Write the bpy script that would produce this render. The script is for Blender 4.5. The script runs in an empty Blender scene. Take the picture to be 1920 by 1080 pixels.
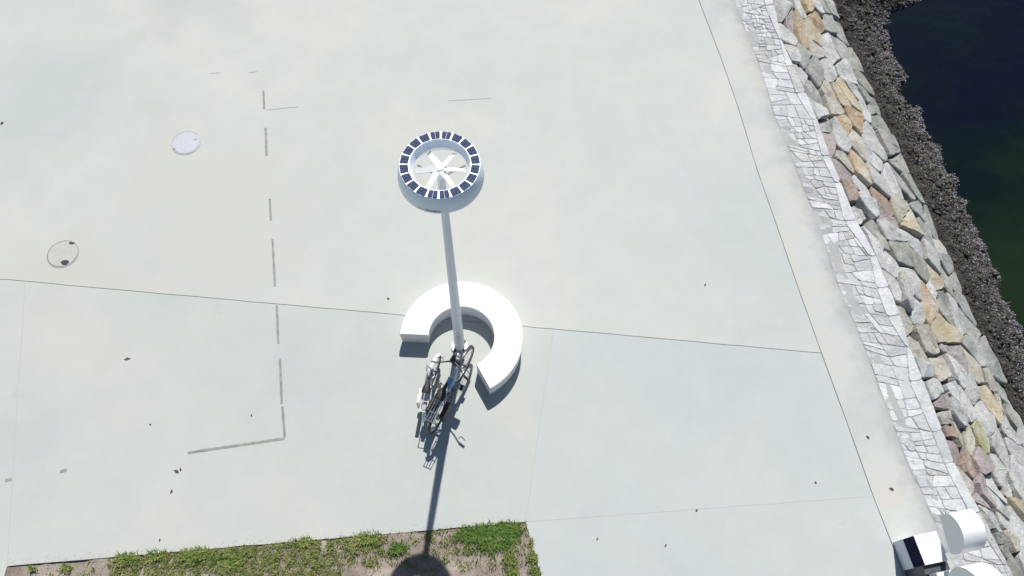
import bpy, math, random
import numpy as np
from mathutils import Vector, Matrix, noise
random.seed(7)
rnd = random.Random(11)
C = bpy.context.scene.collection
PI = math.pi
# ------------------------------------------------------------------ camera
H = 12.0                      # camera height over the plaza, metres
F = 1480.0                    # focal length in photo pixels (1920 wide)
nad = Vector((-31.0, -722.0, -F)).normalized()       # straight down, camera axes
upc = -nad
yw = (Vector((0, 1, 0)) - upc * upc.y).normalized()
xw = yw.cross(upc)
R = Matrix((xw, yw, upc))     # rows: world axes in camera axes
cam_d = bpy.data.cameras.new('camera')
cam = bpy.data.objects.new('camera', cam_d); C.objects.link(cam)
cam_d.sensor_width = 36; cam_d.lens = F / 1920 * 36; cam_d.clip_end = 3000; cam_d.clip_start = .1
cam.matrix_world = Matrix.Translation((0, 0, H)) @ R.to_4x4()
bpy.context.scene.camera = cam

def at(px, py, z=0.0):
    """world point at height z on the sight line of photo pixel (px, py)"""
    d = R @ Vector((px - 960.0, 540.0 - py, -F))
    return Vector((0, 0, H)) + d * ((z - H) / d.z)

BASE = at(862, 650)                                   # foot of the lamp pole
LAMP_H = .418 * H
SHADOW = at(786, 1111)
sun_vec = (BASE - SHADOW) + Vector((0, 0, LAMP_H))
sun_vec.normalize()
elev = math.asin(sun_vec.z); azim = math.atan2(sun_vec.x, sun_vec.y)
# ------------------------------------------------------------------ light
W = bpy.data.worlds.new('World'); bpy.context.scene.world = W; W.use_nodes = True
nt = W.node_tree; nt.nodes.clear()
sky = nt.nodes.new('ShaderNodeTexSky'); sky.sky_type = 'NISHITA'; sky.sun_disc = False
sky.sun_elevation = elev; sky.sun_rotation = azim; sky.air_density = 1.0; sky.dust_density = .6; sky.ozone_density = 1.5
bg = nt.nodes.new('ShaderNodeBackground'); bg.inputs[1].default_value = .068
wo = nt.nodes.new('ShaderNodeOutputWorld')
nt.links.new(sky.outputs[0], bg.inputs[0]); nt.links.new(bg.outputs[0], wo.inputs[0])
sd = bpy.data.lights.new('sun', 'SUN'); sd.energy = 4.9; sd.angle = math.radians(.55); sd.color = (1, .965, .91)
so = bpy.data.objects.new('sun', sd); C.objects.link(so)
so.rotation_euler = sun_vec.to_track_quat('Z', 'Y').to_euler(); so.location = (0, 0, 30)
vs = bpy.context.scene.view_settings
vs.view_transform = 'Standard'; vs.look = 'None'; vs.gamma = 1; vs.use_curve_mapping = False; vs.exposure = 0.15

# ------------------------------------------------------------------ helpers
class MB:
    def __init__(s): s.v = []; s.f = []; s.m = []
    def add(s, vs, fs, mi=0):
        o = len(s.v); s.v += [tuple(p) for p in vs]; s.f += [tuple(i + o for i in f) for f in fs]; s.m += [mi] * len(fs)
        return s
    def box(s, cx, cy, cz, sx, sy, sz, rot=0.0, bev=0.0, mi=0):
        c, n = math.cos(rot), math.sin(rot)
        b = bev
        vs = []
        for z, i in ((-sz/2, 0), (sz/2 - b, 0), (sz/2, b)) if b else ((-sz/2, 0), (sz/2, 0)):
            hx, hy = sx/2 - i, sy/2 - i
            for x, y in ((-hx, -hy), (hx, -hy), (hx, hy), (-hx, hy)):
                vs.append((cx + x*c - y*n, cy + x*n + y*c, cz + z))
        k = len(vs)//4
        fs = [(3, 2, 1, 0), tuple(range(4*k-4, 4*k))]
        for r in range(k-1):
            for i in range(4):
                j = (i+1) % 4
                fs.append((4*r+i, 4*r+j, 4*r+4+j, 4*r+4+i))
        return s.add(vs, fs, mi)
    def tube(s, pts, r, seg=8, closed=False, mi=0, cap=True):
        pts = [Vector(p) for p in pts]; n = len(pts)
        rs = r if isinstance(r, (list, tuple)) else [r]*n
        vs = []; prev = None
        for i, p in enumerate(pts):
            if closed: t = pts[(i+1) % n] - pts[i-1]
            else: t = pts[min(i+1, n-1)] - pts[max(i-1, 0)]
            t.normalize()
            a = prev if prev is not None else (Vector((0, 0, 1)) if abs(t.z) < .9 else Vector((1, 0, 0)))
            a = (a - t*a.dot(t)).normalized(); prev = a
            b = t.cross(a)
            for k in range(seg):
                q = 2*PI*k/seg
                vs.append(p + (a*math.cos(q) + b*math.sin(q))*rs[i])
        fs = []
        m = n if closed else n-1
        for i in range(m):
            j = (i+1) % n
            for k in range(seg):
                l = (k+1) % seg
                fs.append((i*seg+k, i*seg+l, j*seg+l, j*seg+k))
        if cap and not closed:
            fs.append(tuple(range(seg))[::-1]); fs.append(tuple((n-1)*seg+k for k in range(seg)))
        return s.add(vs, fs, mi)
    def lathe(s, prof, seg=48, c=(0, 0, 0), closed=False, mi=0):
        vs = []; n = len(prof)
        for k in range(seg):
            q = 2*PI*k/seg
            for r, z in prof: vs.append((c[0]+r*math.cos(q), c[1]+r*math.sin(q), c[2]+z))
        fs = []
        for k in range(seg):
            l = (k+1) % seg
            for i in range(n if closed else n-1):
                j = (i+1) % n
                fs.append((k*n+i, l*n+i, l*n+j, k*n+j))
        return s.add(vs, fs, mi)
    def prism(s, poly, z0, z1, bev=0.0, mi=0, bottom=False):
        n = len(poly); cx = sum(p[0] for p in poly)/n; cy = sum(p[1] for p in poly)/n
        vs = [(p[0], p[1], z0) for p in poly] + [(p[0], p[1], z1-bev) for p in poly]
        fs = []
        for i in range(n):
            j = (i+1) % n; fs.append((i, j, n+j, n+i))
        if bev:
            for i, p in enumerate(poly):
                d = Vector((p[0]-cx, p[1]-cy)); d = d - d.normalized()*bev
                vs.append((cx+d.x, cy+d.y, z1))
            for i in range(n):
                j = (i+1) % n; fs.append((n+i, n+j, 2*n+j, 2*n+i))
            fs.append(tuple(range(2*n, 3*n)))
        else: fs.append(tuple(range(n, 2*n)))
        if bottom: fs.append(tuple(range(n))[::-1])
        return s.add(vs, fs, mi)
    def build(s, name, mats, parent=None, smooth=False, loc=None, angle=None):
        me = bpy.data.meshes.new(name)
        vv = s.v
        if loc is not None: vv = [(a-loc[0], b-loc[1], c-loc[2]) for a, b, c in s.v]
        me.from_pydata(vv, [], s.f)
        if not isinstance(mats, (list, tuple)): mats = [mats]
        for m in mats: me.materials.append(m)
        if len(mats) > 1: me.polygons.foreach_set('material_index', s.m)
        if smooth:
            me.polygons.foreach_set('use_smooth', [True]*len(me.polygons))
            try: me.set_sharp_from_angle(angle=math.radians(angle or 35))
            except Exception: pass
        me.update()
        o = bpy.data.objects.new(name, me); C.objects.link(o)
        if parent is not None: o.parent = parent
        if loc is not None: o.location = loc
        return o

def tag(o, label=None, cat=None, group=None, kind=None):
    if label: o['label'] = label
    if cat: o['category'] = cat
    if group: o['group'] = group
    if kind: o['kind'] = kind
    return o
def empty(name, loc, rz=0.0):
    o = bpy.data.objects.new(name, None); C.objects.link(o); o.location = loc; o.rotation_euler = (0, 0, rz)
    o.empty_display_size = .1
    return o

def material(name, cols, scale=1.0, detail=6, rough=.85, bump=0.0, bscale=40.0, fine=.0, fscale=60.0, metal=0.0, rand=0.0,
             distort=.3, spread=(.3, .7), stretch=None, speck=None, bdist=.01, clear=0.0, spec=None, stain=None, spots=None):
    """procedural material: noise blends the colours; fine grain, flecks and per-object value shift on top"""
    m = bpy.data.materials.new(name); m.use_nodes = True
    t = m.node_tree; N = t.nodes; L = t.links
    b = N['Principled BSDF']; b.inputs['Roughness'].default_value = rough; b.inputs['Metallic'].default_value = metal
    if spec is not None: b.inputs['Specular IOR Level'].default_value = spec
    if clear: b.inputs['Coat Weight'].default_value = clear
    g = N.new('ShaderNodeNewGeometry'); src = g.outputs['Position']
    if stretch:
        mp = N.new('ShaderNodeMapping'); mp.inputs['Scale'].default_value = stretch[:3]
        mp.inputs['Rotation'].default_value = (0, 0, stretch[3] if len(stretch) > 3 else 0)
        L.new(src, mp.inputs[0]); src = mp.outputs[0]
    oi = N.new('ShaderNodeObjectInfo')
    va = N.new('ShaderNodeVectorMath'); va.operation = 'MULTIPLY_ADD'
    cb = N.new('ShaderNodeCombineXYZ')
    for i in range(3): L.new(oi.outputs['Random'], cb.inputs[i])
    L.new(cb.outputs[0], va.inputs[0]); va.inputs[1].default_value = (37, 23, 51) if rand else (0, 0, 0); L.new(src, va.inputs[2])
    src = va.outputs[0]
    if len(cols) > 1:
        n = N.new('ShaderNodeTexNoise'); n.inputs['Scale'].default_value = scale; n.inputs['Detail'].default_value = detail
        n.inputs['Distortion'].default_value = distort
        L.new(src, n.inputs['Vector'])
        r = N.new('ShaderNodeValToRGB'); L.new(n.outputs[0], r.inputs[0])
        el = r.color_ramp.elements
        for i, c in enumerate(cols):
            p = spread[0] + (spread[1]-spread[0])*i/(len(cols)-1)
            e = el[i] if i < 2 else el.new(p)
            e.position = p; e.color = (*c, 1)
        out = r.outputs[0]
    else:
        rgb = N.new('ShaderNodeRGB'); rgb.outputs[0].default_value = (*cols[0], 1); out = rgb.outputs[0]
    if fine:
        n2 = N.new('ShaderNodeTexNoise'); n2.inputs['Scale'].default_value = fscale; n2.inputs['Detail'].default_value = 5
        n2.inputs['Roughness'].default_value = .7
        L.new(src, n2.inputs['Vector'])
        mr = N.new('ShaderNodeMapRange'); mr.inputs[1].default_value = .3; mr.inputs[2].default_value = .7
        mr.inputs[3].default_value = 1-fine; mr.inputs[4].default_value = 1+fine
        L.new(n2.outputs[0], mr.inputs[0])
        mx = N.new('ShaderNodeVectorMath'); mx.operation = 'SCALE'; L.new(out, mx.inputs[0]); L.new(mr.outputs[0], mx.inputs['Scale']); out = mx.outputs[0]
    if speck:
        sc, th, colr = speck
        n3 = N.new('ShaderNodeTexNoise'); n3.inputs['Scale'].default_value = sc; n3.inputs['Detail'].default_value = 8; n3.inputs['Roughness'].default_value = .65
        L.new(src, n3.inputs['Vector'])
        mr = N.new('ShaderNodeMapRange'); mr.inputs[1].default_value = th; mr.inputs[2].default_value = th+.09
        L.new(n3.outputs[0], mr.inputs[0])
        mm = N.new('ShaderNodeMix'); mm.data_type = 'RGBA'
        L.new(mr.outputs[0], mm.inputs[0]); L.new(out, mm.inputs[6]); mm.inputs[7].default_value = (*colr, 1); out = mm.outputs[2]
    if spots:                                    # weathering with a place of its own, ragged by noise
        for x, y, rad, colr, amt in spots:
            vd = N.new('ShaderNodeVectorMath'); vd.operation = 'DISTANCE'; L.new(g.outputs['Position'], vd.inputs[0]); vd.inputs[1].default_value = (x, y, 0)
            nz = N.new('ShaderNodeTexNoise'); nz.inputs['Scale'].default_value = .9; nz.inputs['Detail'].default_value = 6; L.new(g.outputs['Position'], nz.inputs['Vector'])
            mz = N.new('ShaderNodeMath'); mz.operation = 'MULTIPLY_ADD'; L.new(nz.outputs[0], mz.inputs[0]); mz.inputs[1].default_value = rad*2.4; L.new(vd.outputs['Value'], mz.inputs[2])
            mr = N.new('ShaderNodeMapRange'); mr.interpolation_type = 'SMOOTHSTEP'; mr.inputs[1].default_value = rad*2.5; mr.inputs[2].default_value = rad*1.3; mr.inputs[3].default_value = 0; mr.inputs[4].default_value = amt
            L.new(mz.outputs[0], mr.inputs[0])
            mm = N.new('ShaderNodeMix'); mm.data_type = 'RGBA'
            L.new(mr.outputs[0], mm.inputs[0]); L.new(out, mm.inputs[6]); mm.inputs[7].default_value = (*colr, 1); out = mm.outputs[2]
    if stain:
        for sc, th, colr, amt in stain:
            n5 = N.new('ShaderNodeTexNoise'); n5.inputs['Scale'].default_value = sc; n5.inputs['Detail'].default_value = 6; n5.inputs['Roughness'].default_value = .6
            L.new(src, n5.inputs['Vector'])
            mr = N.new('ShaderNodeMapRange'); mr.inputs[1].default_value = th; mr.inputs[2].default_value = th+.16; mr.inputs[4].default_value = amt
            L.new(n5.outputs[0], mr.inputs[0])
            mm = N.new('ShaderNodeMix'); mm.data_type = 'RGBA'
            L.new(mr.outputs[0], mm.inputs[0]); L.new(out, mm.inputs[6]); mm.inputs[7].default_value = (*colr, 1); out = mm.outputs[2]
    if rand:
        mr = N.new('ShaderNodeMapRange'); mr.inputs[3].default_value = 1-rand; mr.inputs[4].default_value = 1+rand
        L.new(oi.outputs['Random'], mr.inputs[0])
        mx = N.new('ShaderNodeVectorMath'); mx.operation = 'SCALE'; L.new(out, mx.inputs[0]); L.new(mr.outputs[0], mx.inputs['Scale']); out = mx.outputs[0]
    L.new(out, b.inputs['Base Color'])
    if bump:
        n4 = N.new('ShaderNodeTexNoise'); n4.inputs['Scale'].default_value = bscale; n4.inputs['Detail'].default_value = 8
        n4.inputs['Roughness'].default_value = .65
        L.new(src, n4.inputs['Vector'])
        bp = N.new('ShaderNodeBump'); bp.inputs['Strength'].default_value = bump; bp.inputs['Distance'].default_value = bdist
        L.new(n4.outputs[0], bp.inputs['Height']); L.new(bp.outputs[0], b.inputs['Normal'])
    return m

CONC = [(.415, .448, .44), (.44, .468, .445), (.468, .478, .442), (.445, .468, .456)]
WARM = ((-5.0, 7.2, 2.3, (.462, .455, .415), .85), (-7.6, 5.6, 1.6, (.452, .446, .41), .8), (-8.5, 9.8, 2.0, (.38, .42, .41), .6), (-6.3, 12.5, 1.2, (.36, .385, .385), .5))
M = {}
M['concrete'] = material('concrete_pale', CONC, scale=.22, detail=4, rough=.9, bump=.25, bscale=25, fine=.03, fscale=1.7, spread=(.32, .68), speck=(1.3, .67, (.39, .405, .39)), bdist=.004, spots=WARM, stain=((14, .60, (.40, .415, .40), .35), (.8, .60, (.49, .50, .475), .5)))
M['concrete2'] = material('concrete_cool', [(.40, .435, .435), (.425, .455, .448), (.448, .468, .445)], scale=.3, detail=4, rough=.9, bump=.25, bscale=25, fine=.03, fscale=1.7, spread=(.32, .68), speck=(1.6, .67, (.38, .40, .39)), bdist=.004, stain=((14, .60, (.39, .41, .40), .35), (1.0, .58, (.46, .48, .465), .5)))
M['concrete3'] = material('concrete_left', [(.40, .432, .42), (.43, .455, .43), (.455, .46, .425)], scale=.35, detail=4, rough=.9, bump=.25, bscale=25, fine=.03, fscale=1.7, spread=(.32, .68), speck=(1.1, .66, (.39, .40, .38)), bdist=.004, stain=((14, .60, (.39, .41, .40), .35), (1.0, .58, (.465, .48, .46), .5)))
M['joint'] = material('joint_filler', [(.15, .15, .14), (.25, .25, .23)], scale=5, rough=1)
M['mortar'] = material('mortar_grey', [(.27, .28, .285), (.37, .38, .38)], scale=6, rough=1, bump=.5, bscale=50)
M['mark'] = material('worn_grey_line', [(.20, .215, .20), (.29, .31, .29)], scale=9, rough=1, spread=(.35, .65))
M['mark_faint'] = material('faded_line', [(.38, .41, .41), (.42, .45, .44)], scale=6, rough=1)
M['soil'] = material('dry_soil', [(.20, .165, .135), (.28, .235, .20), (.36, .315, .27)], scale=2.6, detail=9, rough=1, bump=1, bscale=28, fine=.22, fscale=55, bdist=.02, speck=(11, .62, (.13, .11, .08)))
M['grass'] = material('grass_olive', [(.085, .15, .02), (.16, .23, .04), (.27, .30, .08), (.38, .35, .16)], scale=9, rough=.8, spread=(.25, .78))
M['grass_b'] = material('grass_bright', [(.06, .14, .015), (.11, .20, .03), (.17, .26, .05)], scale=14, rough=.7)
M['grass_d'] = material('grass_dry', [(.22, .20, .10), (.33, .29, .19)], scale=20, rough=.9)
M['white'] = material('white_paint', [(.78, .78, .77), (.80, .80, .80)], scale=2, rough=.35)
M['benchw'] = material('bench_white', [(.74, .73, .72), (.80, .79, .785), (.83, .825, .82)], scale=4, speck=(5, .64, (.66, .65, .63)), rough=.6, bump=.1, bscale=60, bdist=.003)
M['lampw'] = material('lamp_white', [(.80, .88, .97), (.82, .89, .98)], scale=2, rough=.4)
M['pole'] = material('pole_grey_paint', [(.76, .80, .85), (.80, .83, .87)], scale=3, rough=.4)
M['cell'] = material('solar_cell', [(.028, .045, .10), (.045, .06, .125)], scale=30, rough=.6, spec=.12)
M['black'] = material('black_rubber', [(.012, .012, .014), (.02, .02, .022)], scale=30, rough=.6)
M['dark'] = material('dark_metal', [(.03, .035, .045), (.05, .055, .065)], scale=20, rough=.4)
M['steel'] = material('steel', [(.45, .46, .48), (.55, .56, .58)], scale=20, rough=.3, metal=.8)
M['frame'] = material('frame_silver_blue', [(.50, .57, .70), (.62, .67, .78)], scale=10, rough=.3)
M['frame_w'] = material('frame_white', [(.7, .7, .7), (.78, .78, .78)], scale=10, rough=.3)
M['navy'] = material('navy_panel', [(.004, .005, .028), (.006, .006, .045)], scale=6, rough=.6, spec=.05)
M['ink'] = material('dark_lettering', [(.03, .035, .05)], rough=.6)
M['bed'] = material('revetment_bed', [(.035, .035, .03), (.07, .065, .055)], scale=5, rough=1, bump=1, bscale=20)
def stone(name, a, b, c, rand=.10, speck=None, **k):
    return material(name, [a, b, c], scale=2.2, detail=9, rough=.9, bump=.9, bscale=14, fine=.17, fscale=22, rand=rand, distort=1.2, bdist=.045, speck=speck, stain=((1.1, .52, (.41, .36, .28), .30), (1.7, .54, (.20, .20, .185), .6), (2.6, .56, (.50, .50, .49), .6)), **k)
dk = (.17, .17, .16)
S = {
 'W': stone('granite_pale', (.32, .33, .335), (.44, .45, .45), (.53, .53, .52), speck=(4, .60, (.27, .28, .28))),
 'G': stone('granite_grey', (.19, .205, .20), (.29, .30, .29), (.37, .375, .36), speck=(3, .6, (.17, .18, .18))),
 'N': stone('granite_dusky', (.17, .185, .165), (.25, .265, .24), (.33, .335, .30), speck=(3, .58, (.15, .16, .15))),
 'E': stone('stone_beige', (.30, .275, .23), (.39, .37, .32), (.46, .445, .40), speck=(3, .62, (.22, .2, .17))),
 'O': stone('stone_ochre', (.31, .225, .14), (.40, .315, .205), (.43, .40, .34), speck=(3, .56, (.42, .41, .38))),
 'B': stone('stone_brown', (.24, .165, .125), (.30, .215, .17), (.36, .30, .26), speck=(4, .62, (.17, .1, .07))),
 'Y': stone('stone_yellow', (.34, .325, .18), (.41, .40, .28), (.44, .44, .36), speck=(4, .6, (.26, .25, .15))),
 'T': stone('stone_tan', (.33, .28, .19), (.41, .355, .25), (.44, .42, .36), speck=(3, .6, (.28, .24, .17))),
 'P': stone('stone_mauve', (.26, .225, .225), (.33, .29, .285), (.40, .37, .365), speck=(4, .6, (.2, .17, .17))),
}
M['flag'] = material('flag_granite', [ (.40, .415, .43), (.49, .505, .515), (.56, .57, .57)], scale=2.6, detail=9, rough=.9, bump=.8, bscale=16, fine=.12, fscale=26, rand=.13, distort=1, bdist=.03, speck=(6, .62, (.31, .32, .33)))
M['shell_d'] = material('dark_mussels', [(.008, .007, .006), (.026, .022, .018), (.065, .054, .042), (.17, .155, .14)], scale=26, detail=3, rough=.7, spread=(.3, .76))
M['shell_l'] = material('pale_barnacled_pebbles', [(.03, .03, .035), (.10, .098, .11), (.30, .29, .32), (.50, .49, .52)], scale=30, detail=3, rough=.7, spread=(.3, .75))
M['shore'] = material('wet_shore', [(.018, .015, .012), (.04, .034, .028), (.075, .065, .055)], scale=7, detail=10, rough=.8, bump=1, bscale=30, bdist=.05)

# water: dark, with broad drifts of navy and green
wm = bpy.data.materials.new('harbour_water'); wm.use_nodes = True
t = wm.node_tree; N = t.nodes; L = t.links; b = N['Principled BSDF']
b.inputs['Roughness'].default_value = .06; b.inputs['IOR'].default_value = 1.33
g = N.new('ShaderNodeNewGeometry'); n = N.new('ShaderNodeTexNoise'); n.inputs['Scale'].default_value = .35; n.inputs['Detail'].default_value = 4
mp = N.new('ShaderNodeMapping'); L.new(g.outputs['Position'], mp.inputs[0]); L.new(mp.outputs[0], n.inputs['Vector'])
sep = N.new('ShaderNodeSeparateXYZ'); L.new(g.outputs['Position'], sep.inputs[0])
mr = N.new('ShaderNodeMapRange'); mr.inputs[1].default_value = 5.5; mr.inputs[2].default_value = 11.0; mr.inputs[3].default_value = .50; mr.inputs[4].default_value = -.12
L.new(sep.outputs[1], mr.inputs[0])
ad = N.new('ShaderNodeMath'); ad.operation = 'ADD'; L.new(n.outputs[0], ad.inputs[0]); L.new(mr.outputs[0], ad.inputs[1])
r = N.new('ShaderNodeValToRGB'); L.new(ad.outputs[0], r.inputs[0])
r.color_ramp.elements[0].position = .30; r.color_ramp.elements[0].color = (.0012, .0016, .010, 1)
r.color_ramp.elements[1].position = .85; r.color_ramp.elements[1].color = (.009, .019, .006, 1)
e = r.color_ramp.elements.new(.55); e.color = (.002, .0065, .0055, 1)
L.new(r.outputs[0], b.inputs['Base Color'])
n2 = N.new('ShaderNodeTexNoise'); n2.inputs['Scale'].default_value = 2.2; n2.inputs['Detail'].default_value = 7
bp = N.new('ShaderNodeBump'); bp.inputs['Strength'].default_value = .5; bp.inputs['Distance'].default_value = .06
L.new(g.outputs['Position'], n2.inputs['Vector']); L.new(n2.outputs[0], bp.inputs['Height']); L.new(bp.outputs[0], b.inputs['Normal'])

# ------------------------------------------------------------------ shore profile
ZT, ZW = -1.28, -1.98         # toe of the stone slope, water level
crest_px = [(1452, 0), (1449, 41), (1472, 90), (1493, 137), (1527, 208), (1546, 270), (1562, 309), (1587, 367), (1597, 402), (1626, 443), (1653, 506), (1680, 568), (1703, 644), (1728, 707), (1755, 772), (1780, 845), (1812, 928), (1828, 945), (1849, 980), (1876, 1038), (1901, 1076)]
flag_px = [(1380, 0), (1392, 40), (1415, 90), (1436, 150), (1456, 220), (1480, 270), (1504, 340), (1526, 390), (1550, 450), (1565, 510), (1587, 560), (1614, 625), (1640, 690), (1655, 740), (1673, 780), (1695, 840), (1718, 900), (1740, 940), (1765, 1000), (1795, 1060)]
toe_px = [(1550, -5), (1575, 50), (1600, 100), (1620, 150), (1650, 210), (1668, 250), (1700, 315), (1735, 380), (1764, 452), (1778, 477), (1790, 516), (1811, 558), (1845, 644), (1870, 686), (1901, 765), (1916, 782), (1940, 850), (1975, 930)]
wat_px = [(1800, -25), (1745, 2), (1685, 22), (1665, 50), (1674, 100), (1700, 150), (1712, 190), (1740, 230), (1765, 270), (1790, 330), (1815, 370), (1834, 420), (1855, 470), (1880, 520), (1900, 570), (1918, 640), (1945, 720), (1990, 830)]
cp = [at(*p) for p in crest_px]
S0 = Vector((cp[0].x, cp[0].y)); SD = (Vector((cp[-1].x, cp[-1].y)) - S0).normalized()
WD = Vector((-SD.y, SD.x))
if WD.x < 0: WD = -WD
def sw(p): q = Vector((p[0], p[1])) - S0; return q.dot(SD), q.dot(WD)
def prof(px, z):
    a = sorted(sw(at(p[0], p[1], z)) for p in px)
    return [q[0] for q in a], [q[1] for q in a]
P_FLAG, P_CREST, P_TOE, P_WAT = prof(flag_px, 0), prof(crest_px, 0), prof(toe_px, ZT), prof(wat_px, ZW)
def pf(P, s): return float(np.interp(s, P[0], P[1]))
def shore(s, v):
    """surface point: v -1..0 flat border, 0..1 stone slope, 1..2 mussel bank, 2..3 under water"""
    c = pf(P_CREST, s)
    if v < 0: w = c + (c - pf(P_FLAG, s))*v; z = 0
    elif v <= 1: w = c + (pf(P_TOE, s)-c)*v; z = ZT*v
    elif v <= 2: a = pf(P_TOE, s); w = a + (pf(P_WAT, s)-a)*(v-1); z = ZT + (ZW-ZT)*(v-1)
    else: w = pf(P_WAT, s) + (v-2)*2.0; z = ZW - (v-2)*1.3
    q = S0 + SD*s + WD*w
    return Vector((q.x, q.y, z))
def to_sv(px, py):
    lo, hi = 0.0, ZT
    for _ in range(30):
        z = (lo+hi)/2; s, w = sw(at(px, py, z)); c = pf(P_CREST, s); tt = pf(P_TOE, s)
        v = (w-c)/(tt-c)
        if ZT*v < z: lo = z       # sight line still above the slope
        else: hi = z
    return s, v
SMIN, SMAX = -9.0, sw(cp[-1])[0] + 7.0
SVIEW = (-.5, sw(cp[-1])[0]+.5)
SLEN = sum((shore(s, 1)-shore(s, 0)).length for s in (1, 3, 5, 7))/4

# ------------------------------------------------------------------ ground, water
far = 260.0
def line_pts(P, s0, s1, step=.5, z=0.0):
    n = max(2, int((s1-s0)/step)); out = []
    for i in range(n+1):
        s = s0+(s1-s0)*i/n; q = S0+SD*s+WD*pf(P, s); out.append((q.x, q.y))
    return out
bed_px = [(14, 1062), (985, 979), (1013, 1079), (1062, 1330), (20, 1380), (-25, 1190)]
bed = [at(*p) for p in bed_px]

def wav(a, b, amp=.006, step=.25, seed=0):
    a = Vector(a[:2]); b = Vector(b[:2]); d = b-a; n = max(1, int(d.length/step)); nr = Vector((-d.y, d.x)).normalized()
    out = []
    for i in range(n):
        p = a + d*i/n
        k = amp*(noise.noise(Vector((p.x*2.3, p.y*2.3, seed)))) * (1 if i else 0)
        out.append((p.x+nr.x*k*2, p.y+nr.y*k*2))
    return out
def shrink(poly, g):
    """move each edge of a counter-clockwise polygon inwards by g"""
    n = len(poly); out = []
    for i in range(n):
        p0, p1, p2 = Vector(poly[i-1]), Vector(poly[i]), Vector(poly[(i+1) % n])
        a = (p1-p0).normalized(); b = (p2-p1).normalized()
        na, nb = Vector((-a.y, a.x)), Vector((-b.y, b.x))
        m = na+nb; k = m.length
        if k < 1e-6: out.append(p1+na*g); continue
        m /= k; out.append(p1 + m*(g/max(.35, m.dot(na))))
    return [tuple(p) for p in out]
def ccw(poly):
    a = sum(poly[i-1][0]*poly[i][1]-poly[i][0]*poly[i-1][1] for i in range(len(poly)))
    return poly if a > 0 else poly[::-1]

# joint corners (photo pixels on the plaza plane)
A0, A1 = at(-700, 470), at(1540, 662)          # long joint running across
Lt, Lb = at(47, 529), at(12, 1062)             # joint on the left
Ct, Cb = at(1038, 616), at(985, 979)           # joint right of the lamp
B0, B2 = at(1288, -60), at(1680, 1040)
j0, j1 = at(1640, 931), at(1003, 1003)         # faint cross joint at the lower right
def onA(px):                                   # point of joint A at pixel column px
    f = (px+0.0)/1540; y = 523+(662-523)*f; return at(px, y)
edge_curve = [at(1203, -330), at(1310, 0), at(1352, 110), at(1385, 205), at(1420, 320), at(1455, 420), at(1500, 550), at(1540, 662), at(1585, 785), at(1628, 905), at(1637, 931), at(1680, 1040), at(1760, 1255), at(1850, 1500)]
edge_curve = [(p.x, p.y) for p in edge_curve]
i662 = 7; i931 = 9
B_top = (B0.x-60*.15, 75.0)

base = MB()
ln = line_pts(P_CREST, SMIN, SMAX)
a0, a1 = ln[0], ln[-1]
ea = (a0[0]-SD.x*far, a0[1]-SD.y*far); eb = (a1[0]+SD.x*far, a1[1]+SD.y*far)
pts = [ea]+ln+[eb]
base.add([(x, y, -.09) for x, y in pts]+[(-far, y, -.09) for x, y in pts], [(i, i+1, len(pts)+i+1, len(pts)+i) for i in range(len(pts)-1)])
plaza = tag(base.build('plaza', M['joint']), kind='structure')
m = MB(); m.add([(-far, -far, ZW), (far, -far, ZW), (far, far, ZW), (-far, far, ZW)], [(0, 1, 2, 3)])
tag(m.build('water', wm), kind='structure')

def slab(poly, mat_, g=.005, z=0.0):
    poly = shrink(ccw(poly), g)
    mb = MB(); mb.prism(poly, -.088, z, 0)
    o = mb.build('slab', mat_, plaza)
    return o
def V2(p): return (p[0], p[1])
def path(*ps):
    out = []
    for a, b_ in zip(ps[:-1], ps[1:]):
        if (Vector(a[:2])-Vector(b_[:2])).length > 30: out.append(V2(a))
        else: out += wav(a, b_, seed=3) if V2(a) < V2(b_) else [V2(a)]+wav(b_, a, seed=3)[1:][::-1]
    return out
Aend = edge_curve[i662]; j0 = edge_curve[10]
AL, AC = onA(47), onA(1038)
slab(path(A0, AL, AC, Aend)+edge_curve[:i662+1][::-1]+[(-70, 90), (-90, A0.y)], M['concrete'])
slab(path(A0, AL, bed[0])+[V2(bed[0]), V2(bed[5]), V2(bed[4]), (bed[4].x-3, -30), (-60, -30), (-60, A0.y)], M['concrete3'])
slab(path(AL, AC, bed[1], bed[0], AL), M['concrete3'])
slab(path(AC, Aend)+edge_curve[i662:11]+path(j0, bed[1], AC)[1:], M['concrete2'])
slab(path(bed[1], j0)+edge_curve[10:]+[(3.5, -9), (bed[3].x, -9)]+path(bed[3], bed[2], bed[1]), M['concrete2'])
slab([V2(bed[4]), V2(bed[3]), (bed[3].x, -30), (bed[4].x-3, -30)], M['concrete3'])
M['seal'] = material('joint_sealant', [(.36, .38, .375), (.42, .44, .43)], scale=2, rough=1)
M['seal_d'] = material('joint_sealant_dark', [(.20, .21, .20), (.40, .42, .41)], scale=1.6, rough=1, spread=(.42, .60))
ec = edge_curve
for p, q in ((AL, bed[0]), (AC, bed[1]), (bed[1], j0), (A0, AL), (AL, AC), (AC, Aend), *zip(ec[:-1], ec[1:])):
    dkj = (p, q) not in ((AL, bed[0]), (AC, bed[1]), (bed[1], j0))
    p = Vector(p[:2]); q = Vector(q[:2]); nn = (q-p).normalized(); nn = Vector((-nn.y, nn.x))*.014
    o = MB().add([(*(p+nn), -.004), (*(q+nn), -.004), (*(q-nn), -.004), (*(p-nn), -.004)], [(0, 1, 2, 3)]).build('joint_sealant', M['seal_d' if dkj else 'seal'], plaza)
    o.location.z = -.006 if dkj else .0025
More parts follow.
